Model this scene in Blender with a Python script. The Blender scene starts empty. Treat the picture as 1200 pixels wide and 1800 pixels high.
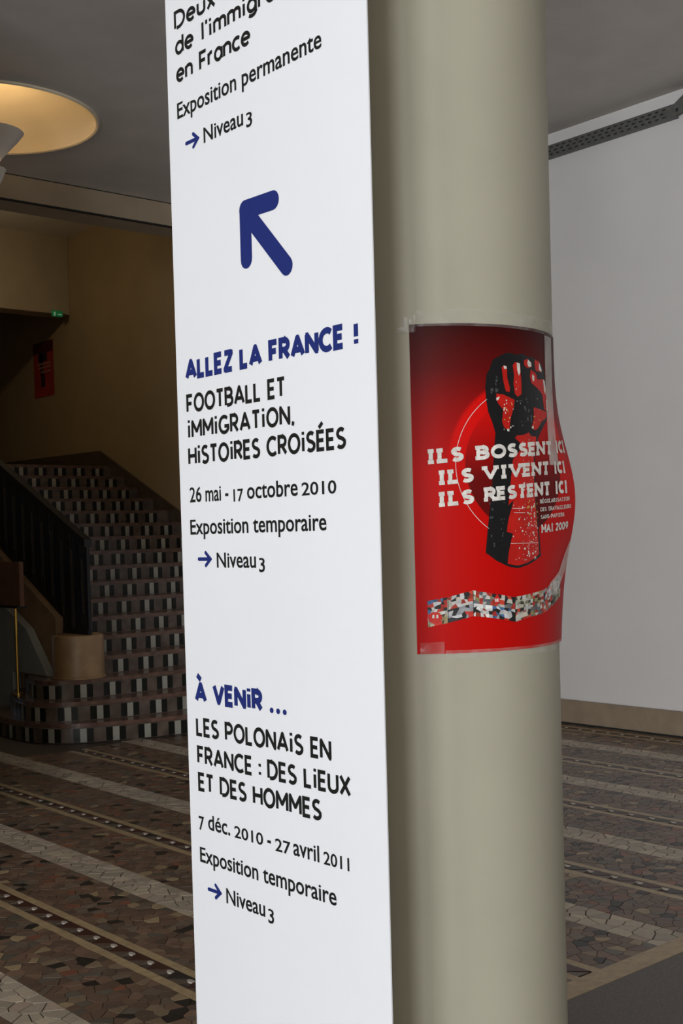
import bpy, bmesh, math, random
from mathutils import Vector, Matrix
random.seed(11)
PI = math.pi
S = bpy.context.scene
COL = S.collection

# ------------------------------------------------------------------ camera
# the world: X runs away to the right, Y runs away to the left, Z is up
cd = bpy.data.cameras.new('camera'); cam = bpy.data.objects.new('camera', cd); COL.objects.link(cam)
cd.sensor_fit = 'VERTICAL'; cd.sensor_height = 36; cd.sensor_width = 24
cd.lens = 2149/1800*36
cd.shift_y = 97/1800
YAW, PITCH, ROLL = math.radians(49.4), math.radians(-1.5), math.radians(-1.55)
F0 = Vector((math.cos(YAW), math.sin(YAW), 0)); S0 = Vector((math.sin(YAW), -math.cos(YAW), 0)); Z0 = Vector((0, 0, 1))
Fw = F0*math.cos(PITCH) + Z0*math.sin(PITCH); Up = -F0*math.sin(PITCH) + Z0*math.cos(PITCH)
Rr = S0*math.cos(ROLL) + Up*math.sin(ROLL); Uu = -S0*math.sin(ROLL) + Up*math.cos(ROLL)
M = Matrix((Rr, Uu, -Fw)).transposed().to_4x4(); M.translation = Vector((0, 0, 1.57))
cam.matrix_world = M
cd.clip_start = 0.05
S.camera = cam

# ------------------------------------------------------------------ world, lights, exposure
S.view_settings.view_transform = 'Standard'; S.view_settings.look = 'None'
S.view_settings.gamma = 1; S.view_settings.use_curve_mapping = False
S.view_settings.exposure = 0.0
w = bpy.data.worlds.new('daylight'); S.world = w; w.use_nodes = True
bg = w.node_tree.nodes['Background']; bg.inputs[0].default_value = (0.62, 0.78, 1.0, 1); bg.inputs[1].default_value = 0.6

def area(name, loc, target, sx, sy, power, color, spread=180):
    l = bpy.data.lights.new(name, 'AREA'); l.shape = 'RECTANGLE'; l.size = sx; l.size_y = sy
    l.energy = power; l.color = color; l.spread = math.radians(spread)
    o = bpy.data.objects.new(name, l); COL.objects.link(o); o.location = loc
    d = Vector(target) - Vector(loc); o.rotation_euler = d.to_track_quat('-Z', 'Y').to_euler()
    return o
# daylight entering by the tall windows of the left wall and by the glazed entrance
WIN_Y = [(-6.2, -4.4), (-3.7, -1.9), (-1.2, 0.6)]
for i, (a, b) in enumerate(WIN_Y):
    area('window_daylight', (-7.9, (a+b)/2, 2.55), (0, (a+b)/2, 2.0), 1.8, 3.2, (520, 430, 300)[i], (0.94, 0.965, 1.0))
area('entrance_daylight', (-2.5, -6.7, 1.9), (-2.5, 0, 1.9), 1.5, 2.4, 80, (1.0, 0.95, 0.84))

def point(name, loc, power, color, rad=.04):
    l = bpy.data.lights.new(name, 'POINT'); l.energy = power; l.color = color; l.shadow_soft_size = rad
    o = bpy.data.objects.new(name, l); COL.objects.link(o); o.location = loc; return o
point('stairwell_glow', (5.2, 12.9, 5.1), 24, (1.0, 0.80, 0.48))

# ------------------------------------------------------------------ materials
def new(name):
    m = bpy.data.materials.new(name); m.use_nodes = True
    return m, m.node_tree, m.node_tree.nodes['Principled BSDF']
def mat(name, col, rough=.6, metal=0, noise=0, scale=20, bump=0, bscale=60, coat=0, spec=.5, col2=None):
    m, nt, b = new(name)
    b.inputs['Roughness'].default_value = rough; b.inputs['Metallic'].default_value = metal
    b.inputs['Specular IOR Level'].default_value = spec; b.inputs['Coat Weight'].default_value = coat
    b.inputs['Base Color'].default_value = (*col, 1)
    tc = nt.nodes.new('ShaderNodeTexCoord')
    if noise or col2:
        n = nt.nodes.new('ShaderNodeTexNoise'); n.inputs['Scale'].default_value = scale; n.inputs['Detail'].default_value = 5
        nt.links.new(tc.outputs['Object'], n.inputs['Vector'])
        r = nt.nodes.new('ShaderNodeValToRGB')
        c2 = col2 if col2 else tuple(min(1, c*(1+noise)) for c in col)
        c1 = col if col2 else tuple(c*(1-noise) for c in col)
        r.color_ramp.elements[0].position = .35; r.color_ramp.elements[1].position = .65
        r.color_ramp.elements[0].color = (*c1, 1); r.color_ramp.elements[1].color = (*c2, 1)
        nt.links.new(n.outputs['Fac'], r.inputs[0]); nt.links.new(r.outputs[0], b.inputs['Base Color'])
    if bump:
        n = nt.nodes.new('ShaderNodeTexNoise'); n.inputs['Scale'].default_value = bscale; n.inputs['Detail'].default_value = 4
        nt.links.new(tc.outputs['Object'], n.inputs['Vector'])
        bp = nt.nodes.new('ShaderNodeBump'); bp.inputs['Strength'].default_value = bump; bp.inputs['Distance'].default_value = .002
        nt.links.new(n.outputs['Fac'], bp.inputs['Height']); nt.links.new(bp.outputs[0], b.inputs['Normal'])
    return m
def vcol_mat(name, rough=.4, noise=.12, spec=.5, scale=70):
    """colour of every single stone or print patch comes from its own colour attribute"""
    m, nt, b = new(name)
    a = nt.nodes.new('ShaderNodeAttribute'); a.attribute_name = 'tint'
    tc = nt.nodes.new('ShaderNodeTexCoord'); n = nt.nodes.new('ShaderNodeTexNoise'); n.inputs['Scale'].default_value = scale
    nt.links.new(tc.outputs['Object'], n.inputs['Vector'])
    mr = nt.nodes.new('ShaderNodeMapRange'); mr.inputs[3].default_value = 1-noise*2; mr.inputs[4].default_value = 1+noise*2
    nt.links.new(n.outputs['Fac'], mr.inputs[0])
    mx = nt.nodes.new('ShaderNodeVectorMath'); mx.operation = 'SCALE'
    nt.links.new(a.outputs['Color'], mx.inputs[0]); nt.links.new(mr.outputs[0], mx.inputs['Scale'])
    nt.links.new(mx.outputs[0], b.inputs['Base Color'])
    b.inputs['Roughness'].default_value = rough; b.inputs['Specular IOR Level'].default_value = spec
    return m
M_ceil = mat('ceiling_plaster', (.64, .61, .57), .85, noise=.04, scale=3)
M_wall = mat('white_wall_paint', (.80, .79, .79), .7, noise=.015, scale=2, bump=.1)
M_tan = mat('tan_wall_paint', (.27, .20, .115), .75, noise=.06, scale=2)
M_beam = mat('beam_plaster', (.42, .35, .25), .8, noise=.04, scale=4)
M_base = mat('beige_stone_skirting', (.33, .26, .185), .5, noise=.08, scale=8)
M_grout = mat('dark_floor_grout', (.055, .04, .032), .6, noise=.2, scale=30)
M_terr = mat('dark_terrazzo', (.075, .066, .055), .45, col2=(.13, .11, .10), scale=90)
M_strip = mat('yellow_marble_strip', (.36, .27, .155), .35, noise=.16, scale=25)
M_stone = vcol_mat('mosaic_stone', .38)
M_tread = mat('red_brown_marble', (.15, .085, .065), .25, noise=.25, scale=14)
M_riser = mat('brown_grey_marble', (.115, .085, .068), .3, noise=.3, scale=10)
M_dtile = mat('black_tile', (.008, .010, .008), .3, spec=.3)
M_wtile = mat('white_tile', (.35, .345, .30), .35, noise=.15, scale=9)
M_dado = mat('dark_marble_skirting', (.06, .04, .028), .35, noise=.2, scale=9)
M_string = mat('brown_stone_stringer', (.32, .22, .13), .5, noise=.12, scale=6)
M_ped = mat('orange_stone_pedestal', (.33, .21, .105), .45, noise=.12, scale=10)
M_iron = mat('black_iron', (.010, .010, .012), .45, metal=.3, noise=.1)
M_gold = mat('gilded_edge', (.22, .16, .06), .35, metal=.8)
M_brass = mat('brass', (.75, .50, .12), .28, metal=1)
M_grey = mat('pale_grey_stone', (.36, .39, .38), .6, noise=.08, scale=6)
M_board = mat('red_brown_board', (.20, .095, .055), .55, noise=.1, scale=8)
M_col = mat('taupe_column_paint', (.335, .32, .25), .5, noise=.025, scale=5, bump=.06, bscale=25, spec=.25)
M_sign = mat('white_sign_film', (.655, .670, .695), .5, noise=.008, scale=3)
M_signside = mat('sign_edge', (.7, .7, .7), .5)
M_navy = mat('navy_print', (.010, .020, .13), .6, spec=.2)
M_black = mat('black_print', (.008, .008, .008), .6, spec=.2)
M_metal = mat('brushed_steel', (.5, .5, .5), .4, metal=1)
M_tray = mat('galvanised_steel', (.16, .165, .155), .5, metal=.35, noise=.15, scale=30)
M_dark = mat('dark_gap', (.02, .02, .02), .8)
M_lampw = mat('white_plaster_lamp', (.74, .66, .50), .7)
M_lampb = mat('white_enamel_bowl', (.60, .59, .57), .5)
M_pblack = mat('poster_black', (.008, .008, .009), .45, spec=.2)
M_pwhite = mat('poster_white', (.60, .585, .55), .5, spec=.2, noise=.14, scale=120)
M_pred = mat('poster_red', (.43, .010, .006), .45, spec=.2, noise=.1, scale=60)
M_pcol = vcol_mat('poster_photo_print', .5, .1, spec=.2)
M_frame = mat('window_frame_paint', (.5, .5, .5), .5)

def glow_mat(name, col, st):
    m, nt, b = new(name); b.inputs['Emission Color'].default_value = (*col, 1); b.inputs['Emission Strength'].default_value = st
    b.inputs['Base Color'].default_value = (*col, 1); return m
M_exit = glow_mat('green_exit_sign', (.02, .35, .12), .07)
M_exitw = glow_mat('exit_symbol_white', (.5, .9, .65), .10)
def tape_mat(name='clear_tape', lo_=.02, hi_=.17):
    m, nt, b = new(name)
    b.inputs['Roughness'].default_value = .12; b.inputs['Base Color'].default_value = (.8, .78, .74, 1)
    tr = nt.nodes.new('ShaderNodeBsdfTransparent'); mx = nt.nodes.new('ShaderNodeMixShader')
    tc = nt.nodes.new('ShaderNodeTexCoord'); n = nt.nodes.new('ShaderNodeTexNoise'); n.inputs['Scale'].default_value = 35
    nt.links.new(tc.outputs['Object'], n.inputs['Vector'])
    mr = nt.nodes.new('ShaderNodeMapRange'); mr.inputs[1].default_value = .3; mr.inputs[2].default_value = .75
    mr.inputs[3].default_value = lo_; mr.inputs[4].default_value = hi_
    nt.links.new(n.outputs['Fac'], mr.inputs[0]); nt.links.new(mr.outputs[0], mx.inputs[0])
    bp = nt.nodes.new('ShaderNodeBump'); bp.inputs['Strength'].default_value = .5; bp.inputs['Distance'].default_value = .004
    nt.links.new(n.outputs['Fac'], bp.inputs['Height']); nt.links.new(bp.outputs[0], b.inputs['Normal'])
    out = nt.nodes['Material Output']
    nt.links.new(tr.outputs[0], mx.inputs[1]); nt.links.new(b.outputs[0], mx.inputs[2]); nt.links.new(mx.outputs[0], out.inputs[0])
    return m
M_tape = tape_mat(); M_tape2 = tape_mat('milky_sheen_tape', .16, .30)

# ------------------------------------------------------------------ helpers
def link(name, me, m=None, parent=None, **props):
    o = bpy.data.objects.new(name, me); COL.objects.link(o)
    if m is not None and not me.materials: me.materials.append(m)
    if parent is not None: o.parent = parent
    for k, v in props.items(): o[k] = v
    return o
def bm_obj(name, bm, m, parent=None, smooth=False, **props):
    me = bpy.data.meshes.new(name); bm.to_mesh(me); bm.free()
    if smooth:
        for p in me.polygons: p.use_smooth = True
    return link(name, me, m, parent, **props)
def box_in(bm, a, b):
    x0, y0, z0 = a; x1, y1, z1 = b
    v = [bm.verts.new(p) for p in ((x0,y0,z0),(x1,y0,z0),(x1,y1,z0),(x0,y1,z0),(x0,y0,z1),(x1,y0,z1),(x1,y1,z1),(x0,y1,z1))]
    for f in ((0,3,2,1),(4,5,6,7),(0,1,5,4),(1,2,6,5),(2,3,7,6),(3,0,4,7)): bm.faces.new([v[i] for i in f])
def box(name, a, b, m, parent=None, bevel=0, **props):
    bm = bmesh.new(); box_in(bm, a, b)
    if bevel: bmesh.ops.bevel(bm, geom=bm.edges[:], offset=bevel, segments=2, affect='EDGES')
    return bm_obj(name, bm, m, parent, **props)
def lathe(name, prof, m, parent=None, n=64, loc=(0,0,0), **props):
    bm = bmesh.new(); rings = []
    for r, z in prof:
        rings.append([bm.verts.new((loc[0]+r*math.cos(2*PI*i/n), loc[1]+r*math.sin(2*PI*i/n), loc[2]+z)) for i in range(n)])
    for a, b in zip(rings, rings[1:]):
        for i in range(n): bm.faces.new((a[i], a[(i+1)%n], b[(i+1)%n], b[i]))
    bm.faces.new(rings[0][::-1]); bm.faces.new(rings[-1])
    bmesh.ops.recalc_face_normals(bm, faces=bm.faces[:])
    return bm_obj(name, bm, m, parent, smooth=False, **props)
def smooth_by_angle(o, deg=35):
    for p in o.data.polygons: p.use_smooth = True
    o.data.update()
    bm = bmesh.new(); bm.from_mesh(o.data)
    for e in bm.edges:
        if len(e.link_faces) == 2 and e.calc_face_angle(0) > math.radians(deg): e.smooth = False
    bm.to_mesh(o.data); bm.free()
def cyl_in(bm, p, q, r, n=12):
    p, q = Vector(p), Vector(q); d = (q-p).normalized()
    u = d.orthogonal().normalized(); v = d.cross(u)
    A = [bm.verts.new(p+u*r*math.cos(2*PI*i/n)+v*r*math.sin(2*PI*i/n)) for i in range(n)]
    B = [bm.verts.new(q+u*r*math.cos(2*PI*i/n)+v*r*math.sin(2*PI*i/n)) for i in range(n)]
    for i in range(n): bm.faces.new((A[i], A[(i+1)%n], B[(i+1)%n], B[i]))
    bm.faces.new(A[::-1]); bm.faces.new(B)
def prism_in(bm, pts, lo, hi, axis='Z'):
    """extrude a polygon: axis Z: pts=(x,y); axis X: pts=(y,z)"""
    def P(p, t): return (p[0], p[1], t) if axis == 'Z' else (t, p[0], p[1])
    a = [bm.verts.new(P(p, lo)) for p in pts]; b = [bm.verts.new(P(p, hi)) for p in pts]
    n = len(pts)
    for i in range(n): bm.faces.new((a[i], a[(i+1)%n], b[(i+1)%n], b[i]))
    bm.faces.new(a[::-1]); bm.faces.new(b)
    bmesh.ops.recalc_face_normals(bm, faces=bm.faces[:])
def thing(name, loc, label, cat, group=None):
    o = bpy.data.objects.new(name, None); COL.objects.link(o); o.location = loc; o.empty_display_size = .1
    o['label'] = label; o['category'] = cat
    if group: o['group'] = group
    bpy.context.view_layer.update()
    return o
def adopt(o, parent):
    """child meshes are written in world coordinates; keep them in place under an Empty"""
    o.parent = parent; o.matrix_parent_inverse = Matrix.Translation(-parent.location); return o

# ------------------------------------------------------------------ room shell
K = dict(kind='structure')
XW = 7.8; HC = 4.75
floor = box('floor', (-8.2, -7.1, -.12), (XW+.2, 18, -.004), M_grout, **K)
def holed_wall(name, plane, lo, hi, zt, holes, m, th=.2):
    """wall made of pieces around its openings, one mesh"""
    bm = bmesh.new()
    def put(a, b, z0, z1):
        if plane[0] == 'X': box_in(bm, (plane[1]-th, a, z0), (plane[1], b, z1))
        else: box_in(bm, (a, plane[1]-th, z0), (b, plane[1], z1))
    cur = lo
    for a, b, z0, z1 in holes:
        put(cur, a, 0, zt)
        if z0 > 0: put(a, b, 0, z0)
        put(a, b, z1, zt); cur = b
    put(cur, hi, 0, zt)
    return bm_obj(name, bm, m, **K)
holed_wall('wall_left', ('X', -8.0), -7.0, 10.05, HC, [(a, b, .95, 4.15) for a, b in WIN_Y], M_wall)
holed_wall('wall_front', ('Y', -6.8), -8.2, XW+.2, HC, [(-3.3, -1.7, 0, 3.1)], M_tan)
for i, (a, b) in enumerate(WIN_Y):
    wf = bmesh.new()
    for y in (a+.03, (a+b)/2, b-.03): box_in(wf, (-8.12, y-.03, .95), (-8.06, y+.03, 4.15))
    for z in (.98, 2.55, 4.12): box_in(wf, (-8.12, a, z-.03), (-8.06, b, z+.03))
    bm_obj('window_%d' % (i+1), wf, M_frame, **K)
wf = bmesh.new()
for x in (-3.27, -2.5, -1.73): box_in(wf, (x-.03, -6.92, 0), (x+.03, -6.86, 3.1))
for z in (.06, 2.4, 3.07): box_in(wf, (-3.3, -6.92, z-.04), (-1.7, -6.86, z+.03))
bm_obj('door_1', wf, M_frame, **K)
box('wall_right', (XW, -7.0, 0), (XW+.2, 9.83, HC), M_wall, **K)
box('wall_stair', (XW, 9.83, 0), (XW+.2, 18, 5.6), M_tan, **K)
box('wall_back', (-8.2, 9.83, 0), (4.2, 10.05, HC), M_tan, **K)
box('wall_stair_end', (4.0, 17.6, 2.3), (XW, 17.8, 5.6), M_tan, **K)
box('wall_stair_left', (4.0, 10.05, 0), (4.2, 17.8, 5.6), M_tan, **K)
box('wall_light_blocker', (-8.0, 6.4, 0), (2.5, 6.6, HC), M_tan, **K)  # added out-of-view wall that keeps window light off the stairs
def ceiling_with_recess(cx, cy, r, n=64):
    """flat ceiling with one round hole for the lamp's plaster recess"""
    bm = bmesh.new(); q = r+.1; x0, x1, y0, y1 = -8.2, XW+.2, -7.0, 9.83; T = HC+.5
    box_in(bm, (x0, y0, HC), (cx-q, y1, T)); box_in(bm, (cx+q, y0, HC), (x1, y1, T))
    box_in(bm, (cx-q, y0, HC), (cx+q, cy-q, T)); box_in(bm, (cx-q, cy+q, HC), (cx+q, y1, T))
    C_, Q_ = [], []
    for i in range(n):
        a = 2*PI*i/n; c, s_ = math.cos(a), math.sin(a); k = q/max(abs(c), abs(s_))
        C_.append(bm.verts.new((cx+r*c, cy+r*s_, HC))); Q_.append(bm.verts.new((cx+k*c, cy+k*s_, HC)))
    for i in range(n): bm.faces.new((C_[i], Q_[i], Q_[(i+1) % n], C_[(i+1) % n]))
    for a, b in (((cx-q, cy-q), (cx+q, cy+q)),): box_in(bm, (*a, HC+.40), (*b, T))
    return bm_obj('ceiling', bm, M_ceil, **K)
LX, LY = 4.067, 8.652
ceiling_with_recess(LX, LY, .80)
# beam over the opening of the stairwell, a second one over the landing
bm1 = box('trim_1', (4.2, 9.83, 4.53), (XW, 10.20, 5.6), M_beam, bevel=.004, **K)
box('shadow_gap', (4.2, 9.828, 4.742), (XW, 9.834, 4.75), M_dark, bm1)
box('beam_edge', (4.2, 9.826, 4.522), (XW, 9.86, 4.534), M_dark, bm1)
box('trim_2', (4.2, 14.4, 4.53), (XW, 14.7, 5.6), M_beam, bevel=.004, **K)
box('ceiling_stairwell', (4.0, 9.83, 5.53), (XW+.2, 14.6, 5.68), M_ceil, **K)
box('ceiling_landing', (4.0, 14.5, 4.9), (XW+.2, 17.8, 5.05), M_ceil, **K)

# white wall lining, stone skirting
panel = box('white_panel', (XW-.012, -6.7, .20), (XW, 9.82, 4.735), M_wall, bpy.data.objects['wall_right'])
box('baseboard_right', (XW-.045, -6.7, .012), (XW, 9.83, .192), M_base, bevel=.008, **K)
box('gap', (XW-.035, -6.7, -.002), (XW-.001, 9.83, .012), M_dark, bpy.data.objects['baseboard_right'])

# ------------------------------------------------------------------ mosaic floor
BROWN = [((.125,.078,.054),24), ((.15,.092,.062),20), ((.105,.07,.052),18), ((.17,.105,.072),10), ((.14,.105,.078),10), ((.185,.135,.088),5),
         ((.30,.225,.13),4), ((.19,.075,.045),5), ((.016,.014,.012),9), ((.10,.088,.07),8)]
WHITE = [((.38,.325,.255),5), ((.43,.365,.28),5), ((.33,.285,.225),4), ((.37,.29,.23),2)]
def pick(tab):
    t = random.random()*sum(w for _, w in tab)
    for c, w_ in tab:
        t -= w_
        if t <= 0: break
    k = random.uniform(.86, 1.14); return (c[0]*k, c[1]*k, c[2]*k)
def clip(poly, nx, ny, d):
    out = []
    for i in range(len(poly)):
        a, b = poly[i], poly[(i+1) % len(poly)]
        da = a[0]*nx+a[1]*ny-d; db = b[0]*nx+b[1]*ny-d
        if da <= 0: out.append(a)
        if (da < 0 < db) or (db < 0 < da):
            t = da/(da-db); out.append((a[0]+(b[0]-a[0])*t, a[1]+(b[1]-a[1])*t))
    return out
def in_view(x, y):
    q = x/max(y, .01)
    return (.36 < q < .80 and y > 2.7) or (1.02 < q < 1.80 and y > 2.7)
def mosaic(x0, x1, y0, y1, cell, tab, gap, jit=.92):
    nx = max(2, round((x1-x0)/cell)); cx = (x1-x0)/nx; ny = int((y1-y0)/cell)
    P = {}
    for i in range(nx):
        for j in range(ny):
            P[i, j] = (x0+(i+.5+random.uniform(-.5, .5)*jit)*cx, y0+(j+.5+random.uniform(-.5, .5)*jit)*cell)
    out = []
    for (i, j), p in P.items():
        if not in_view(*p): continue
        h = cell*1.6
        poly = [(p[0]-h, p[1]-h), (p[0]+h, p[1]-h), (p[0]+h, p[1]+h), (p[0]-h, p[1]+h)]
        poly = clip(poly, -1, 0, -x0-gap); poly = clip(poly, 1, 0, x1-gap); poly = clip(poly, 0, -1, -y0)
        for di in (-2, -1, 0, 1, 2):
            for dj in (-2, -1, 0, 1, 2):
                q = P.get((i+di, j+dj))
                if q is None or (di == 0 and dj == 0): continue
                vx, vy = q[0]-p[0], q[1]-p[1]; L = math.hypot(vx, vy)
                if L < 1e-6: continue
                poly = clip(poly, vx/L, vy/L, ((p[0]+q[0])*vx+(p[1]+q[1])*vy)/2/L-gap)
                if len(poly) < 3: break
            if len(poly) < 3: break
        if len(poly) >= 3: out.append((p, poly, pick(tab)))
    return out
BAND = [1.825+1.0475*n for n in range(6)]; BW = .095
PAIR = [2.3525+1.0475*n for n in range(6)]; PW = .078
Y0F = 2.70
stones = []
edges = sorted([(c-BW, c+BW, 'w') for c in BAND]+[(c-PW, c+PW, 'p') for c in PAIR])
prev = 1.3
def ymax(x): return 8.5 if x < 4.3 else 8.3
for a, b, k in edges+[(XW-.05, XW, 'end')]:
    if a > prev+.02: stones += mosaic(prev, a, Y0F, 8.9 if a < 4.3 else 8.31, .052, BROWN, .0014)
    if k == 'w': stones += [(p, q, c) for p, q, c in mosaic(a, b, Y0F, 8.9 if a < 4.3 else 8.31, .066, WHITE, .0029)]
    prev = b
def poly_area(q): return abs(sum(q[i][0]*q[(i+1) % len(q)][1]-q[(i+1) % len(q)][0]*q[i][1] for i in range(len(q))))/2
def rank(t):
    (x, y), q, c = t; r = x/y
    vis = (.462 < r < .69) or (1.20 < r < 1.52)
    d = math.hypot(x, y)
    return -(poly_area(q)/d**3 if vis else 0)
stones.sort(key=rank)
def stone_geo(q, h0, V, Fc, C, c):
    n = len(q); b = len(V); z = h0
    V += [(x, y, z) for x, y in q]+[(x, y, -.006) for x, y in q]
    Fc.append(tuple(range(b, b+n))); C.append((c, n))
    for i in range(n):
        j = (i+1) % n
        Fc.append((b+i, b+n+i, b+n+j, b+j)); C.append((c, 4))
def ccw(q):
    s = sum(q[i][0]*q[(i+1) % len(q)][1]-q[(i+1) % len(q)][0]*q[i][1] for i in range(len(q)))
    return q if s > 0 else q[::-1]
def tint_mesh(name, V, Fc, C, m):
    me = bpy.data.meshes.new(name); me.from_pydata(V, [], Fc)
    at = me.color_attributes.new('tint', 'FLOAT_COLOR', 'CORNER'); buf = []
    for c, n in C: buf += [c[0], c[1], c[2], 1]*n
    at.data.foreach_set('color', buf); me.materials.append(m); return me
for (p, q, c) in stones[:300]:
    V, Fc, C = [], [], []; stone_geo(ccw(q), random.uniform(.0005, .0018), V, Fc, C, c)
    link('stone', tint_mesh('stone', V, Fc, C, M_stone), None, floor)
V, Fc, C = [], [], []
for (p, q, c) in stones[300:]: stone_geo(ccw(q), random.uniform(.0005, .0018), V, Fc, C, c)
link('mosaic_stones', tint_mesh('mosaic_stones', V, Fc, C, M_stone), None, floor, kind='stuff')
# double yellow lines with a row of dark triangles and white lozenges between them
INV, INF, INC = [], [], []
for n, c in enumerate(PAIR):
    yb = 8.9 if c < 4.3 else 8.31
    box('border_strip', (c-PW, Y0F, -.006), (c-PW+.040, yb, .0012), M_strip, floor)
    box('border_strip', (c+PW-.040, Y0F, -.006), (c+PW, yb, .0012), M_strip, floor)
    lo, hi = c-PW+.041, c+PW-.041; y = Y0F+.01; per = .134
    while y+per < yb:
        tri = [(hi, y), (hi, y+per-.004), (lo, y+per*.60)]
        tri2 = [(lo, y+.004), (hi-.012, y-.0), (lo, y+per*.55)]
        cxx, cyy = c+.014, y+per*.97
        oval = [(cxx+(.011)*math.cos(a*PI/4), cyy+.021*math.sin(a*PI/4)) for a in range(8)]
        near = n in (0, 1) and in_view(c, y) and (.44 < c/y < .72 or 1.18 < c/y < 1.5)
        col = (.045, .014, .010) if random.random() < .7 else (.02, .016, .013)
        for q, cc, hh in ((tri, col, .0012), (tri2, (.10, .075, .055), .0005), (oval, (.42, .38, .33), .0015)):
            if near:
                V, Fc, C = [], [], []; stone_geo(ccw(q), hh, V, Fc, C, cc)
                link('inlay', tint_mesh('inlay', V, Fc, C, M_stone), None, floor)
            elif in_view(c, y): stone_geo(ccw(q), hh, INV, INF, INC, cc)
        y += per
link('inlays', tint_mesh('inlays', INV, INF, INC, M_stone), None, floor, kind='stuff')
box('border_strip', (-7.9, 2.60, -.006), (XW-.05, 2.70, .0014), M_strip, floor)
box('terrazzo_field', (-7.9, -6.7, -.006), (XW-.05, 2.598, .0008), M_terr, floor)

# ------------------------------------------------------------------ staircase
RISE, RUN, YS, XL, NS = .1475, .32, 8.30, 5.03, 17
XE = XW-.034
stair = thing('staircase', (6.3, 8.3, 0), 'wide dark marble staircase with rows of black and white riser tiles', 'staircase')
def arc_pts(pts, n=8):
    """Catmull-Rom through the points"""
    out = []
    P = [pts[0]]+pts+[pts[-1]]
    for i in range(1, len(P)-2):
        for k in range(n):
            t = k/n; a, b, c, d = P[i-1], P[i], P[i+1], P[i+2]
            out.append(tuple(.5*((2*b[j])+(-a[j]+c[j])*t+(2*a[j]-5*b[j]+4*c[j]-d[j])*t*t+(-a[j]+3*b[j]-3*c[j]+d[j])*t**3) for j in (0, 1)))
    out.append(pts[-1]); return out
XE = XW-.034
curved = {
 0: arc_pts([(XE, 8.30), (5.8, 8.31), (5.25, 8.38), (4.90, 8.48), (4.60, 8.62), (4.42, 8.83), (4.365, 9.15), (4.39, 9.6), (4.55, 10.04)]),
 1: arc_pts([(XE, 8.62), (5.7, 8.62), (5.2, 8.65), (4.86, 8.71), (4.60, 8.83), (4.46, 9.02), (4.50, 9.4), (4.62, 9.75), (4.75, 10.04)]),
 2: arc_pts([(XE, 8.94), (5.5, 8.94), (5.1, 8.945), (4.85, 8.98), (4.66, 9.08), (4.60, 9.25), (4.66, 9.5), (4.78, 9.8), (4.9, 10.04)])}
def inset(line, d):
    out = []
    for i, p in enumerate(line):
        a = line[max(0, i-1)]; b = line[min(len(line)-1, i+1)]
        tx, ty = b[0]-a[0], b[1]-a[1]; L = math.hypot(tx, ty)
        out.append((p[0]+ty/L*d, p[1]-tx/L*d))     # towards the stair body (right of travel) for d>0
    return out
phase = [.05, .052, .06, .075, .10, .14, .186, .19, .19, .19, .19, .185, .19, .20, .215, .234, .234]
tiles = []
tile_mesh = {}
def tile_me(w_, h_, m):
    k = (round(w_, 3), round(h_, 3), m.name)
    if k not in tile_mesh:
        bm = bmesh.new(); box_in(bm, (-w_/2, -.004, 0), (w_/2, .004, h_))
        me = bpy.data.meshes.new('tile'); bm.to_mesh(me); bm.free(); me.materials.append(m); tile_mesh[k] = me
    return tile_mesh[k]
for k in range(NS):
    z0, z1 = k*RISE, (k+1)*RISE; y = YS+k*RUN
    xl = 5.185 if k == 3 else XL
    line = curved.get(k, [(XE, y), (xl, y)])
    back_y = 10.04 if k in curved else y+RUN+.05
    body = inset(line, -.012)
    end = [(body[-1][0], body[-1][1]), (XL+.6 if k in curved else xl, back_y), (XE, back_y)]
    if k == NS-1: end = [(XL, y+.012), (XL, 17.55), (XE, 17.55)]
    bm = bmesh.new(); prism_in(bm, body[:-1]+end, z0 if k < 3 else z0-.02, z1-.03)
    r = adopt(bm_obj('riser', bm, M_riser), stair)
    if k in curved: end = [line[-1], (XL+.6, back_y), (XE, back_y)]
    nose = inset(line, .012)
    bm = bmesh.new(); prism_in(bm, nose[:-1]+([nose[-1]]+end[1:] if k in curved else [(xl, y-.012)]+end[1:]), z1-.03, z1)
    bmesh.ops.bevel(bm, geom=[e for e in bm.edges if abs(e.verts[0].co.z-z1) < 1e-5 and abs(e.verts[1].co.z-z1) < 1e-5], offset=.006, segments=2, affect='EDGES')
    adopt(bm_obj('tread', bm, M_tread), stair)
    # tiles: walk along the riser line from its right-hand end
    pts = inset(line, -.010); seg = []; tot = 0
    for a, b in zip(pts, pts[1:]):
        L = math.hypot(b[0]-a[0], b[1]-a[1]); seg.append((tot, L, a, b)); tot += L
    def at(s):
        for t0, L, a, b in seg:
            if s <= t0+L+1e-9:
                u = (s-t0)/L; return (a[0]+(b[0]-a[0])*u, a[1]+(b[1]-a[1])*u, math.atan2(b[1]-a[1], b[0]-a[0]))
    x0 = phase[k]+.253*30           # a white tile centre, then one each .253 m to the left
    s = XE-x0
    while s < .02: s += .253
    while s < tot-.06:
        for off, wd, m in ((0, .050, M_wtile), (-.053, .050, M_dtile), (.053, .050, M_dtile), (-.127, .085, None)):
            if m is None or not (.01 < s+off < tot-.02): continue
            px, py, an = at(s+off)
            vis = .455 < px/py < .645
            tiles.append((px, py, z0+.004, an, wd, RISE-.040, m, r, vis, math.hypot(px, py)))
        s += .253
tiles.sort(key=lambda t: (not t[8], t[9]))
rest = {}
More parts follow.
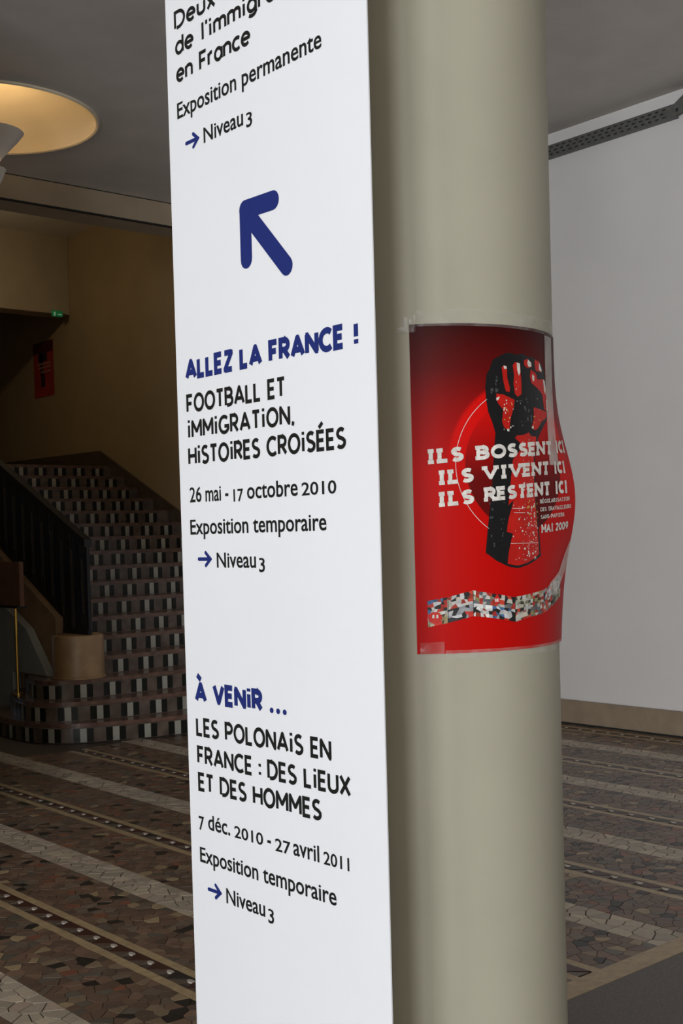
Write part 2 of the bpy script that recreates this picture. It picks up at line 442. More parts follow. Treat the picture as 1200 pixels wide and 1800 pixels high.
for i, (px, py, z, an, wd, h, m, r, vis, d) in enumerate(tiles):
    if vis and i < 300:
        o = link('tile', tile_me(wd, h, m)); o.parent = r; o.location = Vector((px, py, z))-stair.location; o.rotation_euler = (0, 0, an)
        o.matrix_parent_inverse = Matrix.Identity(4)
        # the riser itself was adopted with an inverse, undo it for this tile
        o.matrix_parent_inverse = Matrix.Translation(stair.location)
    else:
        bm = rest.setdefault(m.name, (bmesh.new(), m))[0]
        ca, sa = math.cos(an), math.sin(an)
        vs = []
        for lx, ly, lz in ((-wd/2,-.004,0),(wd/2,-.004,0),(wd/2,.004,0),(-wd/2,.004,0),(-wd/2,-.004,h),(wd/2,-.004,h),(wd/2,.004,h),(-wd/2,.004,h)):
            vs.append(bm.verts.new((px+lx*ca-ly*sa, py+lx*sa+ly*ca, z+lz)))
        for f in ((0,3,2,1),(4,5,6,7),(0,1,5,4),(1,2,6,5),(2,3,7,6),(3,0,4,7)): bm.faces.new([vs[j] for j in f])
for bm, m in rest.values(): adopt(bm_obj('tiles', bm, m, kind='stuff'), stair)
# skirting that climbs the wall beside the steps and runs on along the landing
bm = bmesh.new()
def nz(y): return RISE+(y-YS)*RISE/RUN
prism_in(bm, [(8.2, .0), (8.2, .30), (8.45, .30), (13.70, 2.715), (17.5, 2.745), (17.5, 2.45), (13.4, 2.40), (8.6, .0)], XW-.03, XW-.001, 'X')
bm_obj('baseboard_stair', bm, M_dado, **K)

# stringer, pedestal and balustrade on the left
bm = bmesh.new()
TOP = lambda y: .96+(y-9.45)*.515
prism_in(bm, [(9.412, .4435), (9.412, .93), (9.45, .96), (13.4, TOP(13.4)), (17.5, TOP(13.4)), (17.5, .02), (10.06, .02), (10.06, .4435)], 4.87, 5.02, 'X')
st = bm_obj('stair_stringer', bm, M_string); st['label'] = 'sloping brown stone stringer wall under the black stair railing'; st['category'] = 'stringer'
PX, PYc = 4.95, 9.18
ped = lathe('stone_pedestal', [(.222, .4438), (.222, .455), (.212, .462), (.212, .785), (.206, .80), (.19, .806)], M_ped, loc=(PX, PYc, 0))
ped['label'] = 'round orange-brown stone pedestal at the foot of the stair railing'; ped['category'] = 'pedestal'; smooth_by_angle(ped)
rail = thing('stair_railing', (PX, 9.18, .806), 'black iron railing with close vertical bars beside the staircase', 'railing')
RT = lambda y: 1.587+(y-8.95)*.465
y_end = 13.4
bm = bmesh.new()
prism_in(bm, [(8.955, RT(8.955)-.06), (8.955, RT(8.955)), (y_end, RT(y_end)), (y_end, RT(y_end)-.06)], PX-.035, PX+.035, 'X')
adopt(bm_obj('handrail', bm, M_iron), rail)
bm = bmesh.new()
RB = lambda y: .81 if y < 9.41 else TOP(y)+.035
prism_in(bm, [(8.97, .808), (8.97, .85), (9.40, .85), (9.40, .808)], PX-.02, PX+.02, 'X')
adopt(bm_obj('bottom_rail', bm, M_iron), rail)
bm = bmesh.new()
prism_in(bm, [(9.41, TOP(9.41)+.005), (9.41, TOP(9.41)+.05), (y_end, TOP(y_end)+.05), (y_end, TOP(y_end)+.005)], PX-.02, PX+.02, 'X')
adopt(bm_obj('bottom_rail', bm, M_iron), rail)
y = 8.985; i = 0
while y < y_end:
    wide = (i % 3 != 1)
    hw = .022 if wide else .012
    b = adopt(box('bar', (PX-.014, y-hw, RB(y)+.01), (PX+.014, y+hw, RT(y)-.055), M_iron), rail)
    if y < 11.2 and i % 3 == 1:
        bb = box('gilt_line', (PX-.0165, y-.004, RB(y)+.10+.08*math.sin(i)), (PX-.0135, y+.004, RT(y)-.2), M_gold)
        bb.parent = b; bb.matrix_parent_inverse = Matrix.Identity(4)
    y += .058; i += 1
# upper landing return of the wall of the stairs is plain

# pale stone flank, brown board and brass post at the left of the foot of the stairs
bm = bmesh.new()
prism_in(bm, [(9.42, .4435), (9.80, .84), (10.5, 1.15), (10.5, .01), (10.08, .01), (10.08, .4435)], 4.79, 4.865, 'X')
bmesh.ops.bevel(bm, geom=bm.edges[:], offset=.008, segments=1, affect='EDGES')
fl = bm_obj('stone_flank', bm, M_grey); fl['label'] = 'pale grey sloping stone flank at the left foot of the stairs'; fl['category'] = 'stone flank'
post = thing('barrier_stand', (4.62, 9.635, .2955), 'thin brass post carrying a red-brown board beside the pale stone flank', 'sign stand')
bm = bmesh.new(); cyl_in(bm, (4.62, 9.635, .30), (4.62, 9.635, 1.05), .012)
cyl_in(bm, (4.62, 9.635, .2955), (4.62, 9.635, .306), .045, 24)
adopt(bm_obj('pole', bm, M_brass, smooth=False), post)
adopt(box('board', (4.60, 9.50, 1.045), (4.64, 10.1, 1.42), M_board, bevel=.006), post)
adopt(box('tray', (4.57, 9.50, 1.03), (4.66, 10.1, 1.046), M_iron, bevel=.002), post)

# small poster and exit sign in the stairwell
def wallposter():
    me = thing('wall_poster', (XW-.01, 15.16, 3.55), 'small red and dark poster on the dim tan stair wall', 'poster')
    y0, y1, z0, z1 = 14.88, 15.44, 3.55, 4.285
    sheet = adopt(box('sheet', (XW-.008, y0, z0), (XW-.002, y1, z1), mat('dull_red_paper', (.30, .022, .018), .6, noise=.15, scale=6)), me)
    adopt(box('top_band', (XW-.0095, y0, z1-.15), (XW-.008, y1, z1), mat('dark_red_print', (.06, .008, .008), .6)), me)
    bm = bmesh.new()
    for (a, b, c, d) in ((15.16, 15.26, 3.85, 4.12), (15.05, 15.30, 4.02, 4.16), (15.12, 15.24, 3.68, 3.86)):
        box_in(bm, (XW-.0105, a, c), (XW-.0093, b, d))
    adopt(bm_obj('dark_print', bm, mat('near_black_print', (.03, .012, .012), .6)), me)
    bm = bmesh.new()
    for z in (3.98, 3.93, 3.87): box_in(bm, (XW-.0115, 14.95, z), (XW-.0105, 15.36-(4-z), z+.022))
    adopt(bm_obj('pale_print', bm, mat('pale_print', (.30, .16, .13), .6)), me)
wallposter()
ex = thing('exit_sign', (7.60, 14.36, 4.48), 'small green glowing exit sign hung under the landing beam', 'exit sign')
adopt(box('case', (7.53, 14.34, 4.485), (7.67, 14.38, 4.56), M_exit, bevel=.004), ex)
bm = bmesh.new()
box_in(bm, (7.60, 14.336, 4.505), (7.655, 14.34, 4.518)); prism_in(bm, [(7.0, 0)]*0 or [(14.3361, 4.49), (14.3362, 4.54), (14.3399, 4.54), (14.3399, 4.49)], 7.54, 7.565, 'X')
adopt(bm_obj('pictogram', bm, M_exitw), ex)

# ------------------------------------------------------------------ ceiling lamp
LX, LY = 4.067, 8.652
lamp = thing('ceiling_lamp', (LX, LY, 4.75), 'round plaster ceiling lamp lit warm with stacked white bowls below', 'ceiling lamp')
d = adopt(lathe('disc', [(.01, 5.03), (.25, 5.02), (.45, 4.985), (.62, 4.92), (.74, 4.83), (.785, 4.757), (.787, 4.738), (.80, 4.730), (.812, 4.738), (.812, 4.7495), (.80, 4.7495), (.80, 4.77), (.755, 4.845), (.63, 4.94), (.45, 5.005), (.25, 5.04), (.01, 5.05)], M_lampw, loc=(LX, LY, 0), n=96), lamp); smooth_by_angle(d, 50)
b1 = lathe('bowl', [(.05, 4.43), (.062, 4.425), (.088, 4.46), (.165, 4.545), (.215, 4.60), (.252, 4.648), (.243, 4.650), (.20, 4.602), (.15, 4.548), (.07, 4.47), (.05, 4.46)], M_lampb, loc=(LX, LY, 0), n=72)
adopt(b1, lamp); smooth_by_angle(b1, 40)
b2 = lathe('bowl', [(.012, 4.20), (.05, 4.24), (.085, 4.30), (.115, 4.375), (.108, 4.377), (.075, 4.305), (.03, 4.26), (.012, 4.25)], M_lampb, loc=(LX, LY, 0), n=64)
adopt(b2, lamp); smooth_by_angle(b2, 40)
adopt(lathe('stem', [(.012, 4.21), (.012, 5.03)], M_metal, loc=(LX, LY, 0), n=16), lamp)
for k, z, p in ((0, 4.643, 1.0), (1, 4.365, .32)):
    for a in range(6 if k == 0 else 1):
        rr = .195 if k == 0 else .045
        point('lamp_bulb', (LX+rr*math.cos(a*PI/3+.5), LY+rr*math.sin(a*PI/3+.5), z), p, (1.0, .66, .32), .02)

# ------------------------------------------------------------------ cable tray on the right wall
tray = thing('cable_tray', (XW, 6.0, 4.54), 'perforated grey steel cable tray along the top of the white wall', 'cable tray')
xt = XW-.0135
bm = bmesh.new()
box_in(bm, (xt-.05, 5.17, 4.540), (xt-.045, 9.8, 4.637)); box_in(bm, (xt-.045, 5.17, 4.632), (xt, 9.8, 4.637)); box_in(bm, (xt-.045, 5.17, 4.540), (xt, 9.8, 4.545))
adopt(bm_obj('channel', bm, M_tray), tray)
bm = bmesh.new(); prism_in(bm, [(5.17, 4.540), (5.17, 4.637), (5.00, 4.735), (3.6, 4.735), (3.6, 4.60), (4.98, 4.60)], xt-.056, xt-.050, 'X')
prism_in(bm, [(5.17, 4.632), (5.17, 4.637), (5.00, 4.735), (3.6, 4.735), (3.6, 4.73), (4.995, 4.73)], xt-.050, xt, 'X')
adopt(bm_obj('elbow', bm, M_tray), tray)
bm = bmesh.new(); y = 5.25; j = 0
while y < 9.7:
    for z in (4.560, 4.588, 4.615): box_in(bm, (xt-.0515, y+(.02 if z == 4.588 else 0), z-.005), (xt-.0495, y+.028+(.02 if z == 4.588 else 0), z+.005))
    y += .062
for yy, zz in ((5.10, 4.60), (5.16, 4.585), (5.09, 4.64)): box_in(bm, (xt-.0575, yy-.02, zz-.012), (xt-.0555, yy, zz+.012))
adopt(bm_obj('slots', bm, M_dark, kind='stuff'), tray)

# ------------------------------------------------------------------ column
CX, CY, CR = 1.7515, 1.7595, .249
col = lathe('column', [(.275, 0), (.275, .10), (.252, .12), (.249, .14), (.249, 2.0), (.249, HC)], M_col, loc=(CX, CY, 0), n=128)
col['category'] = 'column'; col['label'] = 'thick round taupe painted column behind the white sign'; smooth_by_angle(col)
col.name = 'column'

# ------------------------------------------------------------------ stroke lettering
def arc(cx, cy, rx, ry, a0, a1, n=10):
    return [(cx+rx*math.cos(math.radians(a0+(a1-a0)*i/n)), cy+ry*math.sin(math.radians(a0+(a1-a0)*i/n))) for i in range(n+1)]
G = {}
def g(ch, w_, *st): G[ch] = (w_, st)
g('A', .66, [(0,0),(.33,1),(.66,0)], [(.13,.30),(.53,.30)])
g('B', .52, [(0,0),(0,1),(.27,1)]+arc(.27,.76,.20,.24,90,-90)+[(.1,.52)], [(.27,.52)]+arc(.27,.26,.25,.26,90,-90)+[(.1,0)])
g('C', .60, arc(.36,.5,.36,.5,48,312,18))
g('D', .60, [(0,0),(0,1),(.22,1)]+arc(.22,.5,.38,.5,90,-90,16)+[(.1,0)])
g('E', .42, [(.42,1),(0,1),(0,0),(.42,0)], [(0,.51),(.38,.51)])
g('F', .42, [(.42,1),(0,1),(0,0)], [(0,.50),(.36,.50)])
g('G', .66, arc(.36,.5,.36,.5,48,330,18)+[(.66,.40),(.38,.40)])
g('H', .56, [(0,0),(0,1)], [(.56,0),(.56,1)], [(0,.5),(.56,.5)])
g('I', .0, [(0,0),(0,.78)], [(0,.94),(0,1.12)])
g('L', .40, [(0,1),(0,0),(.40,0)])
g('M', .70, [(0,0),(0,1),(.35,.32),(.70,1),(.70,0)])
g('N', .58, [(0,0),(0,1),(.58,0),(.58,1)])
g('O', .70, arc(.35,.5,.35,.5,0,360,24))
g('P', .48, [(0,0),(0,1),(.25,1)]+arc(.25,.72,.23,.28,90,-90)+[(.1,.44)])
g('R', .50, [(0,0),(0,1),(.25,1)]+arc(.25,.73,.22,.27,90,-90)+[(.1,.46)], [(.22,.46),(.50,0)])
g('S', .48, arc(.25,.75,.22,.25,40,200,9)[:-1]+[(.05,.66),(.12,.56),(.36,.45),(.46,.34)]+arc(.23,.25,.24,.25,10,-145,9))
g('T', .50, [(0,1),(.50,1)], [(.25,1),(.25,0)])
g('U', .54, [(0,1),(0,.28)]+arc(.27,.28,.27,.28,180,360,12)+[(.54,1)])
g('V', .62, [(0,1),(.31,0),(.62,1)])
g('X', .56, [(0,0),(.56,1)], [(0,1),(.56,0)])
g('Y', .56, [(0,1),(.28,.45),(.56,1)], [(.28,.45),(.28,0)])
g('Z', .50, [(0,1),(.50,1),(0,0),(.50,0)])
g('É', .42, *G['E'][1], [(.10,1.22),(.34,1.50)])
g('À', .66, *G['A'][1], [(.10,1.54),(.36,1.26)])
g('!', .0, [(0,.34),(0,1)], [(0,-.03),(0,.20)])
g('.', .0, [(0,-.04),(0,.22)]); g(':', .0, [(0,.06),(0,.24)], [(0,.56),(0,.74)]); g(',', .04, [(.05,.08),(0,-.16)]); g('-', .26, [(0,.42),(.26,.42)])
g("'", .0, [(0,.82),(0,1.08)])
# lower case, x-height .70
X = .70
g('a', .44, arc(.23,.35,.23,.35,0,360,18), [(.46,.70),(.46,0)])
g('c', .40, arc(.26,.35,.26,.35,50,310,14))
g('d', .46, arc(.23,.35,.23,.35,0,360,18), [(.46,1.05),(.46,0)])
g('e', .48, [(.02,.36),(.48,.36)]+arc(.24,.35,.24,.35,2,315,16))
g('è', .48, *G['e'][1], [(.14,1.02),(.26,.86)])
g('g', .46, arc(.23,.35,.23,.35,0,360,18), [(.46,.70),(.46,-.05)]+arc(.23,-.05,.23,.22,0,-140,10))
g('i', .0, [(0,0),(0,.70)], [(0,.86),(0,1.03)])
g('l', .0, [(0,0),(0,1.05)])
g('m', .70, [(0,0),(0,.70)], [(0,.45)]+arc(.175,.50,.175,.20,180,0,8)+[(.35,0)], [(.35,.45)]+arc(.525,.50,.175,.20,180,0,8)+[(.70,0)])
g('n', .42, [(0,0),(0,.70)], [(0,.45)]+arc(.21,.48,.21,.22,180,0,8)+[(.42,0)])
g('o', .50, arc(.25,.35,.25,.35,0,360,18))
g('r', .26, [(0,0),(0,.70)], [(0,.42)]+arc(.20,.46,.20,.23,180,75,6))
g('s', .36, arc(.18,.53,.16,.17,40,200,7)[:-1]+[(.08,.42),(.27,.31)]+arc(.17,.17,.17,.17,30,-145,8))
g('t', .30, [(.12,.95),(.12,0)], [(0,.68),(.30,.68)])
g('u', .42, [(0,.70),(0,.22)]+arc(.21,.22,.21,.22,180,360,8)+[(.42,.70)])
g('x', .42, [(0,0),(.42,.70)], [(0,.70),(.42,0)])
for n_, (w_, st) in {
 '2': (.46, [arc(.23,.73,.23,.27,165,-20,9)+[(.40,.55),(0,0),(.46,0)]]),
 '0': (.50, [arc(.25,.5,.25,.5,0,360,20)]),
 '9': (.48, [arc(.24,.70,.24,.30,0,360,16), [(.48,.70),(.46,.35),(.20,0)]])}.items(): g(n_, w_, *st)
# slab serifs of the poster lettering: end points that get a bar
SER = {'I': [(0,0),(0,1)], 'L': [(0,1),(0,0)], 'B': [(0,0),(0,1)], 'E': [(0,0),(0,1)], 'N': [(0,0),(0,1),(.58,1)], 'T': [(.25,0)], 'V': [(0,1),(.62,1)],
       'R': [(0,0),(0,1),(.50,0)], 'M': [(0,0),(.70,0),(0,1),(.70,1)], 'A': [(0,0),(.66,0)], 'D': [(0,0),(0,1)], 'U': [(0,1),(.54,1)], 'P': [(0,0),(0,1)], 'É': [(0,0)]}
def stroke_in(bm, pts, hw, **kw):
    cut = [0]
    for i in range(1, len(pts)-1):
        ax, ay = pts[i][0]-pts[i-1][0], pts[i][1]-pts[i-1][1]; bx_, by_ = pts[i+1][0]-pts[i][0], pts[i+1][1]-pts[i][1]
        if ax*bx_+ay*by_ < -.05*math.hypot(ax, ay)*math.hypot(bx_, by_): cut.append(i)
    cut.append(len(pts)-1)
    if len(cut) == 2: return stroke_run(bm, pts, hw, **kw)
    for a, b in zip(cut, cut[1:]): stroke_run(bm, pts[a:b+1], hw, **kw)
    for i in cut[1:-1]:             # round knee over a sharp turn
        c = pts[i]; r = hw*.98
        stroke_run(bm, [(c[0]-r*.7, c[1]), (c[0]+r*.7, c[1])], r*.72, **kw)
def stroke_run(bm, pts, hw, z=0, ncap=0, tr=None, up=(0, 0, 1)):
    # every stroke lies a hair above the one before, so crossing strokes never share a plane
    k0 = bm.faces.layers.int.get('n') or bm.faces.layers.int.new('n')
    idn = len({f[k0] for f in bm.faces})+1; rise = 5e-5*(idn % 5)
    tr0 = tr or (lambda x, y: (x, y, z)); nf0 = len(bm.faces)
    tr = lambda x, y: tuple(c+u_*rise for c, u_ in zip(tr0(x, y), up))
    n = len(pts); closed = n > 3 and math.hypot(pts[0][0]-pts[-1][0], pts[0][1]-pts[-1][1]) < 1e-6
    if closed: pts = pts[:-1]; n -= 1
    Lf, Rt = [], []
    for i in range(n):
        a = pts[i-1] if (closed or i > 0) else None; b = pts[(i+1) % n] if (closed or i < n-1) else None
        p = pts[i]
        def nd(u, v):
            dx, dy = v[0]-u[0], v[1]-u[1]; L = math.hypot(dx, dy) or 1; return dx/L, dy/L
        if a is None: d1 = d2 = nd(p, b)
        elif b is None: d1 = d2 = nd(a, p)
        else: d1, d2 = nd(a, p), nd(p, b)
        nx, ny = -(d1[1]+d2[1]), d1[0]+d2[0]; L = math.hypot(nx, ny)
        if L < 1e-6: nx, ny, L = -d1[1], d1[0], 1
        nx /= L; ny /= L; c = max(.68, nx*-d1[1]+ny*d1[0]); k = hw/c
        Lf.append((p[0]+nx*k, p[1]+ny*k)); Rt.append((p[0]-nx*k, p[1]-ny*k))
    VL = [bm.verts.new(tr(*q)) for q in Lf]; VR = [bm.verts.new(tr(*q)) for q in Rt]
    m_ = n if closed else n-1
    for i in range(m_):
        j = (i+1) % n
        try: bm.faces.new((VL[i], VR[i], VR[j], VL[j]))
        except ValueError: pass
    if ncap:
        for (p, sgn) in (() if closed else ((pts[0], 0), (pts[-1], 1))):
            q = pts[1] if sgn == 0 else pts[-2]
            a0 = math.atan2(p[1]-q[1], p[0]-q[0])
            bm.faces.new([bm.verts.new(tr(p[0]+hw*math.cos(a0-PI/2+PI*i/8), p[1]+hw*math.sin(a0-PI/2+PI*i/8))) for i in range(9)])
    bm.faces.ensure_lookup_table()
    for i in range(nf0, len(bm.faces)): bm.faces[i][k0] = idn
def text_strokes(txt, width, height, wt, gap=.26, space=.42, serif=False, I_plain=False):
    """returns list of strokes (points) scaled to the wanted width and height, plus half width"""
    x = 0; out = []
    for ch in txt:
        if ch == ' ': x += space; continue
        if ch == 'I' and I_plain: w_, st = 0, ([(0,0),(0,1)],)
        else: w_, st = G[ch]
        if serif and ch == 'I': x += .17
        if not serif and ch in 'Iil': x += .06
        for s in st: out.append([(x+a, b) for a, b in s])
        if serif:
            for (a, b) in SER.get(ch, ()):
                hw = .15; bb = wt*.75 if b == 0 else 1-wt*.75
                lo = x+a-hw; hi = x+a+hw
                if ch in 'LBED' or (ch == 'R' and a == 0) or ch == 'P' : hi = x+a+.1
                if ch == 'L' and b == 1: hi = x+a+.17
                out.append([(lo, b), (hi, b)])
        x += w_+gap+(.17 if serif and ch == 'I' else 0)+(.06 if not serif and ch in 'Iil' else 0)
    W = x-gap; sx = width/W if W > 1e-6 else 0
    return [[(p[0]*sx, p[1]*height) for p in s] for s in out]

def by_word(bm, axis, gap):
    """cut a flat line of lettering into its words: one bmesh each"""
    seen, isl = set(), []
    bm.verts.ensure_lookup_table(); bm.verts.index_update()
    for v0 in bm.verts:
        if v0.index in seen or not v0.link_faces: continue
        st, grp = [v0], []; seen.add(v0.index)
        while st:
            v = st.pop(); grp.append(v)
            for e in v.link_edges:
                o_ = e.other_vert(v)
                if o_.index not in seen: seen.add(o_.index); st.append(o_)
        c = [v.co[axis] for v in grp]; isl.append((min(c), max(c), grp))
    isl.sort(key=lambda t: t[0]); words = []
    for lo, hi, grp in isl:
        if words and lo-words[-1][0] < gap: words[-1][0] = max(words[-1][0], hi); words[-1][1] += grp
        else: words.append([hi, list(grp)])
    out = []
    for _, grp in words:
        b = bmesh.new(); mp = {v.index: b.verts.new(v.co) for v in grp}; done = set()
        for v in grp:
            for f in v.link_faces:
                if f.index in done and f.index >= 0: continue
                k = tuple(sorted(x.index for x in f.verts))
                if k in done: continue
                done.add(k)
                try: b.faces.new([mp[x.index] for x in f.verts])
                except ValueError: pass
        out.append(b)
    bm.free(); return out

# ------------------------------------------------------------------ the sign board
XS = 1.36
sign = thing('exhibition_sign', (XS+.015, 1.783, .10), 'tall white exhibition directory panel with French text and blue arrows', 'sign')
bm = bmesh.new()
a_, b_ = 1.4885, 2.0770
v = []
for x in (XS, XS+.0025):
    for (y_, z_) in ((a_+.0015, .10), (b_-.001, .10), (b_+.003, 3.0), (a_-.003, 3.0)): v.append(bm.verts.new((x, y_, z_)))
for f in ((0,1,2,3), (7,6,5,4), (0,4,5,1), (1,5,6,2), (2,6,7,3), (3,7,4,0)): bm.faces.new([v[i] for i in f])
bmesh.ops.recalc_face_normals(bm, faces=bm.faces[:])
adopt(bm_obj('panel', bm, M_sign), sign)
adopt(box('backing_frame', (XS+.0027, 1.56, .14), (XS+.03, 2.01, 2.96), M_signside), sign)
for z in (.5, 2.8):
    for y_ in (1.70, 1.82):
        bm = bmesh.new(); cyl_in(bm, (XS+.031, y_, z), (CX-CR+.012, y_, z), .012)
        adopt(bm_obj('bracket', bm, M_metal), sign)
bm = bmesh.new(); box_in(bm, (XS-.01, 1.60, 0.0), (XS+.05, 1.97, .012)); box_in(bm, (XS+.008, 1.70, .012), (XS+.022, 1.86, .12))
adopt(bm_obj('foot', bm, M_metal), sign)
XP = XS-.0006
def sgn(x, y): return (XP, x, y)
def heading(txt, y0, y1, z, h, m, wt=.105, gap=.22, **kw):
    """y0 = left end, y1 = right end (y falls to the right)"""
    bm = bmesh.new(); hw = wt*h*.95
    for s in text_strokes(txt, (y0-y1)-2*hw, h-2*hw*.6, wt, gap=gap, **kw):
        stroke_in(bm, s, hw, tr=lambda x, y: (XP, y0-hw-x, z+hw*.6+y), up=(-1, 0, 0))
    bmesh.ops.recalc_face_normals(bm, faces=bm.faces[:])
    for b in by_word(bm, 1, .0062):
        bmesh.ops.recalc_face_normals(b, faces=b.faces[:])
        o = adopt(bm_obj('lettering', b, m), sign)
        if m is M_navy: o['label'] = 'navy blue lettering'
def light_text(runs, y0, y1, z, cap):
    """thin humanist lettering; runs: (text, vertical scale, drop in cap heights)"""
    meshes = []; x = 0
    for t, vs, dz in runs:
        cu = bpy.data.curves.new('t', 'FONT'); cu.body = t; cu.size = 1; cu.resolution_u = 3; cu.offset = .014
        ob = bpy.data.objects.new('t', cu); COL.objects.link(ob); bpy.context.view_layer.update()
        me = bpy.data.meshes.new_from_object(ob)
        bpy.data.objects.remove(ob)
        xs = [v_.co.x for v_ in me.vertices]
        lo, hi = min(xs), max(xs)
        meshes.append((me, x-lo, vs, dz)); x += hi-lo+.20
    warp = (lambda t: t if (t < 0 or t > .74) else (t*1.10 if t < .46 else .506+(t-.46)*(.74-.506)/(.74-.46))) if runs[0][1] == 1 else (lambda t: t)
    W = x-.20; sx = (y0-y1)/W; sz = cap/.70
    bm = bmesh.new()
    for me, dx, vs, dz in meshes:
        base = [bm.verts.new((XP, y0-(v_.co.x+dx)*sx, z+warp(v_.co.y)*sz*vs+dz*cap)) for v_ in me.vertices]
        for p in me.polygons:
            try: bm.faces.new([base[i] for i in p.vertices])
            except ValueError: pass
        bpy.data.meshes.remove(me)
    bmesh.ops.recalc_face_normals(bm, faces=bm.faces[:])
    for b in by_word(bm, 1, .0062): adopt(bm_obj('lettering', b, M_black), sign)
def arrow(pts, hw, tail_hw=None):
    bm = bmesh.new()
    for s in pts: stroke_in(bm, s, hw, ncap=1, tr=lambda x, y: (XP, x, y), up=(-1, 0, 0))
    # round knee at the tip
    c = pts[0][1]
    bm.faces.new([bm.verts.new((XP-6e-4, c[0]+hw*math.cos(i*PI/8), c[1]+hw*math.sin(i*PI/8))) for i in range(16)])
    bmesh.ops.recalc_face_normals(bm, faces=bm.faces[:])
    o = adopt(bm_obj('arrow', bm, M_navy), sign); o['label'] = 'navy blue arrow'; return o
OS = .72   # old style figures sit at x-height
heading('Deux siècles', 2.049, 1.685, 2.5745, .0345, M_black, .105, .20)
heading("de l'immigration", 2.048, 1.615, 2.5240, .0345, M_black, .105, .19)
heading('en France', 2.047, 1.801, 2.4705, .0345, M_black, .105, .19)
light_text([('Exposition permanente', 1, 0)], 2.0475, 1.6015, 2.4005, .0300)
light_text([('Niveau', 1, 0), ('3', .9, -.28)], 1.9590, 1.8030, 2.3310, .0285)
heading('ALLEZ LA FRANCE', 2.0470, 1.5620, 1.8865, .0385, M_navy, .15, .24)
heading('!', 1.5385, 1.5275, 1.8865, .0385, M_navy, .15)
heading('FOOTBALL ET', 2.0462, 1.7265, 1.8210, .0350, M_black, .108, .22)
heading('IMMIGRATION,', 2.0455, 1.7040, 1.7700, .0345, M_black, .108, .23)
heading('HISTOIRES CROISÉES', 2.0452, 1.5650, 1.7175, .0350, M_black, .108, .22)
light_text([('26', 1, 0)], 2.0440, 2.0030, 1.6435, .0290)
light_text([('mai - ', 1, 0)], 1.9890, 1.9120, 1.6432, .0290)
light_text([('17', .80, -.13)], 1.8955, 1.8640, 1.6432, .0290)
light_text([('octobre', 1, 0)], 1.8520, 1.7000, 1.6428, .0290)
light_text([('2010', .78, 0)], 1.6890, 1.5940, 1.6422, .0290)
light_text([('Exposition temporaire', 1, 0)], 2.0455, 1.6230, 1.5795, .0290)
light_text([('Niveau', 1, 0), ('3', .9, -.28)], 1.9570, 1.8030, 1.5140, .0285)
heading('À VENIR', 2.0475, 1.8215, 1.2460, .0390, M_navy, .15, .24)
for y_ in (1.7950, 1.7755, 1.7560):
    bm = bmesh.new(); bm.faces.new([bm.verts.new((XP, y_+.0058*math.cos(a*PI/8), 1.2505+.0052*math.sin(a*PI/8))) for a in range(16)])
    adopt(bm_obj('lettering', bm, M_navy), sign)['label'] = 'navy blue dot'
heading('LES POLONAIS EN', 2.0465, 1.6265, 1.1780, .0355, M_black, .108, .22)
heading('FRANCE : DES LIEUX', 2.0455, 1.5770, 1.1215, .0350, M_black, .108, .22)
heading('ET DES HOMMES', 2.0450, 1.6575, 1.0675, .0355, M_black, .108, .22)
light_text([('7', .95, -.22)], 2.0470, 2.0280, .9945, .0290)
light_text([('déc.', 1, 0)], 2.0140, 1.9390, .9935, .0290)
light_text([('2010', .78, 0)], 1.9250, 1.8330, .9930, .0290)
light_text([('-', 1, 0)], 1.8200, 1.8090, .9930, .0290)
light_text([('27', .80, -.08)], 1.7960, 1.7500, .9925, .0290)
light_text([('avril', 1, 0)], 1.7420, 1.6680, .9920, .0290)
light_text([('2011', .78, 0)], 1.6560, 1.5870, .9915, .0290)
light_text([('Exposition temporaire', 1, 0)], 2.0460, 1.6235, .9235, .0295)
light_text([('Niveau', 1, 0), ('3', .9, -.28)], 1.9585, 1.8060, .8580, .0290)
for z in (2.3452, 1.5303, .8728):
    arrow([[(1.9945, z+.0125), (1.9785, z), (1.9945, z-.0125)], [(2.0185, z), (1.9800, z)]], .0036)
arrow([[(1.7480, 2.1745), (1.8325, 2.1760)], [(1.8325, 2.1760), (1.8325, 2.0850)], [(1.8290, 2.1700), (1.7140, 2.0510)]], .0175)

# ------------------------------------------------------------------ the red poster wrapped on the column
TH0 = math.radians(-142.29); PZ = 1.3487; PR = CR+.0012; S1 = .245
def surf(s, z, lift=0.0):
    """s, z in metres on the sheet: its right part springs off the column"""
    b = .80*math.exp(-((z-.285)/.125)**2)+.12*math.exp(-((z-.10)/.12)**2)
    if s <= S1:
        th = TH0+s/PR; r = PR+lift; return (CX+r*math.cos(th), CY+r*math.sin(th), PZ+z)
    th1 = TH0+S1/PR; k = (1-b)/PR; h = th1; u = s-S1
    # centre of the flatter arc lies on the same normal
    R2 = 1/max(k, 1e-3)
    cx = CX+(PR-R2)*math.cos(th1); cy = CY+(PR-R2)*math.sin(th1)
    th = th1+u/R2; r = R2+lift
    return (cx+r*math.cos(th), cy+r*math.sin(th), PZ+z)
def wrap(bm, lift, step=.0125):
    """cut the flat artwork along s and z so it can follow the curve, then bend it"""
    s_ = step
    while s_ < .42:
        bmesh.ops.bisect_plane(bm, geom=bm.verts[:]+bm.edges[:]+bm.faces[:], plane_co=(s_, 0, 0), plane_no=(1, 0, 0), dist=1e-6); s_ += step
    z_ = .03
    while z_ < .6:
        bmesh.ops.bisect_plane(bm, geom=bm.verts[:]+bm.edges[:]+bm.faces[:], plane_co=(0, z_, 0), plane_no=(0, 1, 0), dist=1e-6); z_ += .03
    for v_ in bm.verts: v_.co = surf(v_.co.x, v_.co.y, lift+v_.co.z)
    return bm
PW_, PH_ = .400, .600
me = bpy.data.meshes.new('poster'); V, Fc = [], []; NU, NV = 64, 60
